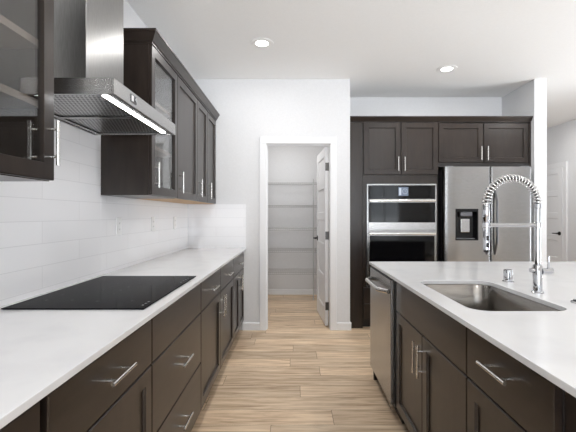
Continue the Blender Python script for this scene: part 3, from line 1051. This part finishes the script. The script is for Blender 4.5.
# countertop with the sink cut out
bm = B()
outer = [(ICX0, ICY0), (ICX1, ICY0), (ICX1, ICY1), (ICX0, ICY1)]
inner = rrect(SX0, SX1, SY0, SY1, 0.075, 10)
es = []
for loop in (outer, inner):
    vs = [bm.verts.new((x, y, CT1)) for x, y in loop]
    es += [bm.edges.new((vs[i], vs[(i + 1) % len(vs)])) for i in range(len(vs))]
bmesh.ops.triangle_fill(bm, use_beauty=True, use_dissolve=False, edges=es)
g = bmesh.ops.extrude_face_region(bm, geom=bm.faces[:])
bmesh.ops.translate(bm, verts=[v for v in g['geom'] if isinstance(v, bmesh.types.BMVert)], vec=(0, 0, -(CT1 - CT0)))
it = obj('countertop', bm, M['quartz'], origin=(1.4, 1.7, CT0))
bv = it.modifiers.new('ease', 'BEVEL'); bv.width = 0.002; bv.segments = 2; bv.limit_method = 'ANGLE'; bv.angle_limit = math.radians(60)
tag(it, 'white quartz island countertop with the sink cut into it', 'countertop')

IYD0, IYD1 = 2.304, 2.960       # dishwasher bay
IYS = 1.365                     # sink base / drawer base
IYE = 0.905
# dishwasher
r = thing('dishwasher', (0.9, 2.63, 0), 'stainless steel dishwasher with a curved bar handle at the far end of the island', 'dishwasher')
obj('tub', bx(0.612, IB, IYD0 + 0.022, IYD1 - 0.02, 0.1, CT0 - 0.001), M['steel_dark'], r)
dw = obj('door', bx(0.588, 0.611, IYD0 + 0.026, IYD1 - 0.018, 0.115, 0.868, 0.003, 2), M['steel_door'], r)
obj('control_strip', bx(0.5895, 0.6105, IYD0 + 0.028, IYD1 - 0.02, 0.869, 0.876), M['black'], dw, 'black top edge strip')
bm = B()
hy0, hy1, hz = IYD0 + 0.075, IYD1 - 0.065, 0.790
pts = []
for k in range(21):
    t = k / 20
    bulge = min(1.0, math.sin(math.pi * t) * 2.2)
    pts.append((0.589 - 0.048 * bulge, hy0 + (hy1 - hy0) * t, hz))
tube(bm, pts, 0.015, 14)
obj('handle', bm, M['nickel'], dw, 'curved stainless bar handle', smooth=50)
obj('toe_kick', bx(0.66, IB, IYD0 + 0.022, IYD1 - 0.02, 0, 0.1), M['black'], r, 'black recessed toe kick')
ep = obj('end_panel', bx(0.615, IB, IYD1 - 0.018, IYD1, 0, CT0 - 0.0005), M['wood'], origin=(0.9, IYD1, 0))
tag(ep, 'dark wood end panel of the island, on the far side of the dishwasher', 'panel')
bm = bx(0.612, IB, IYD0 + 0.001, IYD0 + 0.020, 0.1, CT0 - 0.0005)
box(bm, 0.705, IB, IYD0 + 0.001, IYD0 + 0.020, 0, 0.1)
ep = obj('filler_strip', bm, M['black'], origin=(0.9, IYD0, 0))
tag(ep, 'narrow black filler strip between the dishwasher and the sink cabinet', 'panel')

# sink base
r = thing('sink_cabinet', (0.93, (IYS + IYD0) / 2, 0), 'dark wood island cabinet under the sink, false front over a pair of doors', 'cabinet')
bm = B()
box(bm, IX + 0.0005, IB, IYS + 0.0005, IYS + 0.018, 0.1, CT0 - 0.0005)
box(bm, IX + 0.0005, IB, IYD0 - 0.018, IYD0, 0.1, CT0 - 0.0005)
box(bm, IX + 0.0005, IB, IYS + 0.018, IYD0 - 0.018, 0.1, 0.118)
box(bm, IB - 0.01, IB, IYS + 0.018, IYD0 - 0.018, 0.118, CT0 - 0.0005)
box(bm, IX + 0.0005, IX + 0.019, IYS + 0.018, IYD0 - 0.018, 0.66, CT0 - 0.0005)
obj('carcass', bm, M['kick'], r)  # dark colour puts shade into the gaps between island fronts
obj('toe_kick', bx(IX + 0.07, IB, IYS + 0.0005, IYD0, 0, 0.1), M['kick'], r, 'dark recessed toe kick')
obj('false_front', slab(fi, IYS + G, IYD0 - G, S1 + G, DT - G), M['wood_h'], r)
ym = 1.838
door(r, fi, ym, IYD0, LOW, S1, ym + 0.032, 0.575)
door(r, fi, IYS, ym, LOW, S1, ym - 0.032, 0.575)
# drawer base
r = thing('drawer_cabinet', (0.93, (IYS + IYE) / 2, 0), 'dark wood island cabinet with one drawer over a door, next to the sink cabinet', 'cabinet')
obj('carcass', bx(IX + 0.0005, IB, IYE + 0.0005, IYS - 0.0005, 0.1, CT0 - 0.0005), M['kick'], r)  # dark here too, as painted shade in the front gaps
obj('toe_kick', bx(IX + 0.07, IB, IYE + 0.0005, IYS - 0.0005, 0, 0.1), M['kick'], r, 'dark recessed toe kick')
drawer(r, fi, IYE, IYS, S1, DT, True, 0.800)
door(r, fi, IYE, IYS, LOW, S1, IYE + 0.032, 0.575)
ep = obj('end_panel', bx(0.640, IB, ICY0 + 0.06, IYE - 0.001, 0, CT0 - 0.0005), M['wood'], origin=(0.9, 0.7, 0))
tag(ep, 'plain dark wood panel at the near end of the island, past the drawer cabinet', 'panel')
ep = obj('back_panel', bx(IB + 0.001, 1.90, ICY0 + 0.06, IYD1, 0, CT0 - 0.0005), M['wood'], origin=(1.6, 1.7, 0))
tag(ep, 'dark wood back half of the island under the countertop', 'panel')

# sink bowl
r = thing('sink', ((SX0 + SX1) / 2, (SY0 + SY1) / 2, CT0 - 0.21), 'undermount stainless steel single bowl sink set in the island countertop', 'sink')
bm = B()
lv = []
zt = CT0 - 0.0006
steps = [(-0.018, zt - 0.0015, 0.09), (-0.002, zt - 0.0015, 0.077), (0.0, zt - 0.004, 0.075), (0.004, zt - 0.16, 0.073)]
for k in range(1, 7):
    t = math.pi / 2 * k / 6
    steps.append((0.004 + 0.035 * (1 - math.cos(t)), zt - 0.16 - 0.035 * math.sin(t), 0.073 - 0.02 * k / 6))
rings = []
for ins, z, rr in steps:
    rings.append([bm.verts.new((x, y, z)) for x, y in rrect(SX0 + ins, SX1 - ins, SY0 + ins, SY1 - ins, rr, 10)])
for A, C in zip(rings, rings[1:]):
    k = len(A)
    for i in range(k):
        bm.faces.new((A[i], A[(i + 1) % k], C[(i + 1) % k], C[i]))
bm.faces.new(rings[-1])
so = obj('bowl', bm, M['sink_steel'], r, smooth=50)
sm = so.modifiers.new('gauge', 'SOLIDIFY'); sm.thickness = 0.0012; sm.offset = 0
zb_ = zt - 0.195
obj('drain', lathe(B(), 0.872, 1.79, [(0.0, zb_ + 0.001), (0.045, zb_ + 0.001), (0.045, zb_ + 0.004), (0.036, zb_ + 0.006), (0.03, zb_ + 0.003), (0.0, zb_ + 0.003)]), M['steel_dark'], r, 'round drain', smooth=40)

# faucet
PX, PY = 1.138, 1.79
r = thing('faucet', (PX, PY, CT1), 'tall chrome pull-down kitchen faucet with a coiled spring neck, behind the sink', 'faucet')
zc = CT1 + 0.0005
obj('base', lathe(B(), PX, PY, [(0.026, zc), (0.026, zc + 0.005), (0.0195, zc + 0.008), (0.0195, 1.028), (0.017, 1.033), (0.012, 1.035)]), M['chrome'], r, smooth=40)
obj('post', lathe(B(), PX, PY, [(0.0118, 1.035), (0.0118, 1.296), (0.015, 1.298), (0.015, 1.316), (0.011, 1.318)]), M['chrome'], r, smooth=40)
bm = B()
zh = 1.002
tube(bm, [(PX + 0.017, PY, zh), (PX + 0.066, PY, zh)], 0.0165, 20)
lh = obj('valve_body', bm, M['chrome'], r, smooth=40)
obj('valve_cap', tube(B(), [(PX - 0.017, PY, zh + 0.006), (PX - 0.034, PY, zh + 0.006)], 0.011, 16), M['chrome'], r, smooth=40)
bm = B()
tube(bm, [(PX + 0.050, PY, zh + 0.012), (PX + 0.052, PY - 0.002, zh + 0.07)], [0.005, 0.0042], 10)
obj('lever', bm, M['chrome'], lh, smooth=40)
# spring arch
AR, AC = 0.12, (PX - 0.12, 1.316)
bm = B()
cl = []
npt = 900
turns = 25
for i in range(npt + 1):
    t = i / npt
    a = math.pi * t
    c = Vector((AC[0] + AR * math.cos(a), PY, AC[1] + AR * math.sin(a)))
    nrm = Vector((math.cos(a), 0, math.sin(a)))
    bn = Vector((0, 1, 0))
    ph = 2 * math.pi * turns * t
    cl.append(c + 0.0155 * (math.cos(ph) * nrm + math.sin(ph) * bn))
tube(bm, cl, 0.0036, 8)
obj('spring', bm, M['spring'], r, 'coiled metal spring', smooth=60)
obj('hose', tube(B(), [(AC[0] + AR * math.cos(math.pi * k / 24), PY, AC[1] + AR * math.sin(math.pi * k / 24)) for k in range(25)], 0.0065, 10), M['hinge'], r, 'dark grey hose inside the spring', smooth=60)
HXf = PX - 0.24
sh = obj('spray_head', lathe(B(), HXf, PY, [(0.011, 1.100), (0.0145, 1.103), (0.0150, 1.175), (0.0135, 1.180), (0.0135, 1.245), (0.0155, 1.250), (0.0155, 1.300), (0.013, 1.316)]), M['chrome'], r, smooth=40)
obj('nozzle', lathe(B(), HXf, PY, [(0.0, 1.092), (0.011, 1.092), (0.012, 1.0995), (0.0, 1.0995)]), M['black'], sh, 'black nozzle', smooth=40)
for z in (1.125, 1.158):
    obj('button', bx(HXf - 0.006, HXf + 0.006, PY - 0.0175, PY - 0.0135, z - 0.011, z + 0.011, 0.0015), M['black'], sh, 'black button')
bm = B()
tube(bm, [(PX - 0.0118, PY, 1.218), (HXf + 0.0155, PY, 1.218)], 0.0095, 14)
lathe(bm, PX, PY, [(0.0125, 1.205), (0.0155, 1.207), (0.0155, 1.229), (0.0125, 1.231)])
obj('support_arm', bm, M['chrome'], r, smooth=40)
bm = B()
lathe(bm, HXf, PY, [(0.0140, 1.206), (0.0165, 1.208), (0.0165, 1.228), (0.0140, 1.230)])
obj('cradle_ring', bm, M['chrome'], r, smooth=40)

# air gap and air switch button
r = thing('air_gap', (1.168, 2.09, CT1), 'short chrome air gap cap on the island counter, beyond the faucet', 'air gap')
obj('cap', lathe(B(), 1.168, 2.09, [(0.029, zc), (0.029, zc + 0.004), (0.0235, zc + 0.006), (0.0235, zc + 0.060), (0.021, zc + 0.066), (0.0, zc + 0.068)]), M['chrome'], r, smooth=40)
obj('vent_slot', bx(1.160, 1.164, 2.0655, 2.0675, zc + 0.015, zc + 0.048), M['black'], r, 'dark vent slot')
r = thing('air_switch', (1.172, 1.585, CT1), 'low chrome push button on the island counter at the picture edge', 'button')
obj('collar', lathe(B(), 1.172, 1.585, [(0.024, zc), (0.024, zc + 0.005), (0.021, zc + 0.007)]), M['chrome'], r, smooth=40)
obj('push_button', lathe(B(), 1.172, 1.585, [(0.015, zc + 0.007), (0.015, zc + 0.013), (0.0, zc + 0.014)]), M['steel_dark'], r, smooth=40)

# ------------------------------------------------------------------ pantry shelving
SHX0, SHX1, SHY0, SHY1 = -0.89, 0.495, 5.715, 6.105
for i, (z, lab) in enumerate(((1.750, 'topmost white wire shelf on the pantry back wall'), (1.410, 'second white wire shelf from the top in the pantry'),
                              (1.068, 'third white wire shelf from the top, in the middle of the pantry back wall'), (0.742, 'fourth white wire shelf from the top in the pantry, below the middle one'),
                              (0.414, 'lowest white wire shelf in the pantry, above the floor'))):
    r = thing('wire_shelf', (0, 5.9, z), lab, 'shelf', 'wire shelves in the pantry')
    bm = B()
    n = 50
    for k in range(n + 1):
        x = SHX0 + (SHX1 - SHX0) * k / n
        tube(bm, [(x, SHY1, z), (x, SHY0, z), (x, SHY0 - 0.002, z - 0.030)], 0.0019, 5)
    obj('deck', bm, M['wire'], r)
    bm = B()
    for y, zz, rr in ((SHY0, z - 0.0045, 0.0042), (SHY0 - 0.004, z - 0.031, 0.0038), (SHY0 + 0.13, z - 0.004, 0.003), (SHY0 + 0.26, z - 0.004, 0.003), (SHY1 - 0.006, z - 0.004, 0.003)):
        tube(bm, [(SHX0, y, zz), (SHX1, y, zz)], rr, 6)
    obj('rail', bm, M['wire'], r)
p = obj('shelf_pole', tube(B(), [(0.296, SHY0 - 0.016, 0.0), (0.296, SHY0 - 0.016, 1.80)], 0.008, 12), M['wire'], origin=(0.296, SHY0, 0), smooth=40)
tag(p, 'thin white upright pole at the front of the pantry wire shelves', 'pole')

# ------------------------------------------------------------------ recessed ceiling lights
CAN_LABELS = ['round recessed ceiling light over the aisle, in front of the pantry door', 'round recessed ceiling light in front of the refrigerator cabinet',
              'added unseen recessed ceiling light over the aisle beside the cooktop', 'added unseen recessed ceiling light above the island sink',
              'round recessed ceiling light inside the pantry', 'added unseen recessed ceiling light in the hall', 'added unseen recessed ceiling light behind the island',
              'added unseen recessed ceiling light in the dining room']
for (x, y, k), lab in zip(CANS, CAN_LABELS):
    r = thing('ceiling_light', (x, y, CEIL), lab, 'ceiling light', 'recessed ceiling lights')
    obj('trim_ring', lathe(B(), x, y, [(0.088, CEIL - 0.0045), (0.098, CEIL - 0.0035), (0.100, CEIL - 0.0005), (0.0, CEIL - 0.0005)][:3] + [(0.060, CEIL - 0.0005), (0.060, CEIL - 0.0045)], 40), M['ceiling'], r, smooth=30)
    obj('lens', lathe(B(), x, y, [(0.0, CEIL - 0.006), (0.052, CEIL - 0.0058), (0.059, CEIL - 0.004), (0.059, CEIL - 0.0008)], 40), M['lens'], r, 'glowing lens', smooth=40)
    area('lamp', (x, y, CEIL - 0.012), 0.12, 0.12, CAN_POWER * k, (0, 0, 0), (1.0, 0.985, 0.965), 'DISK')
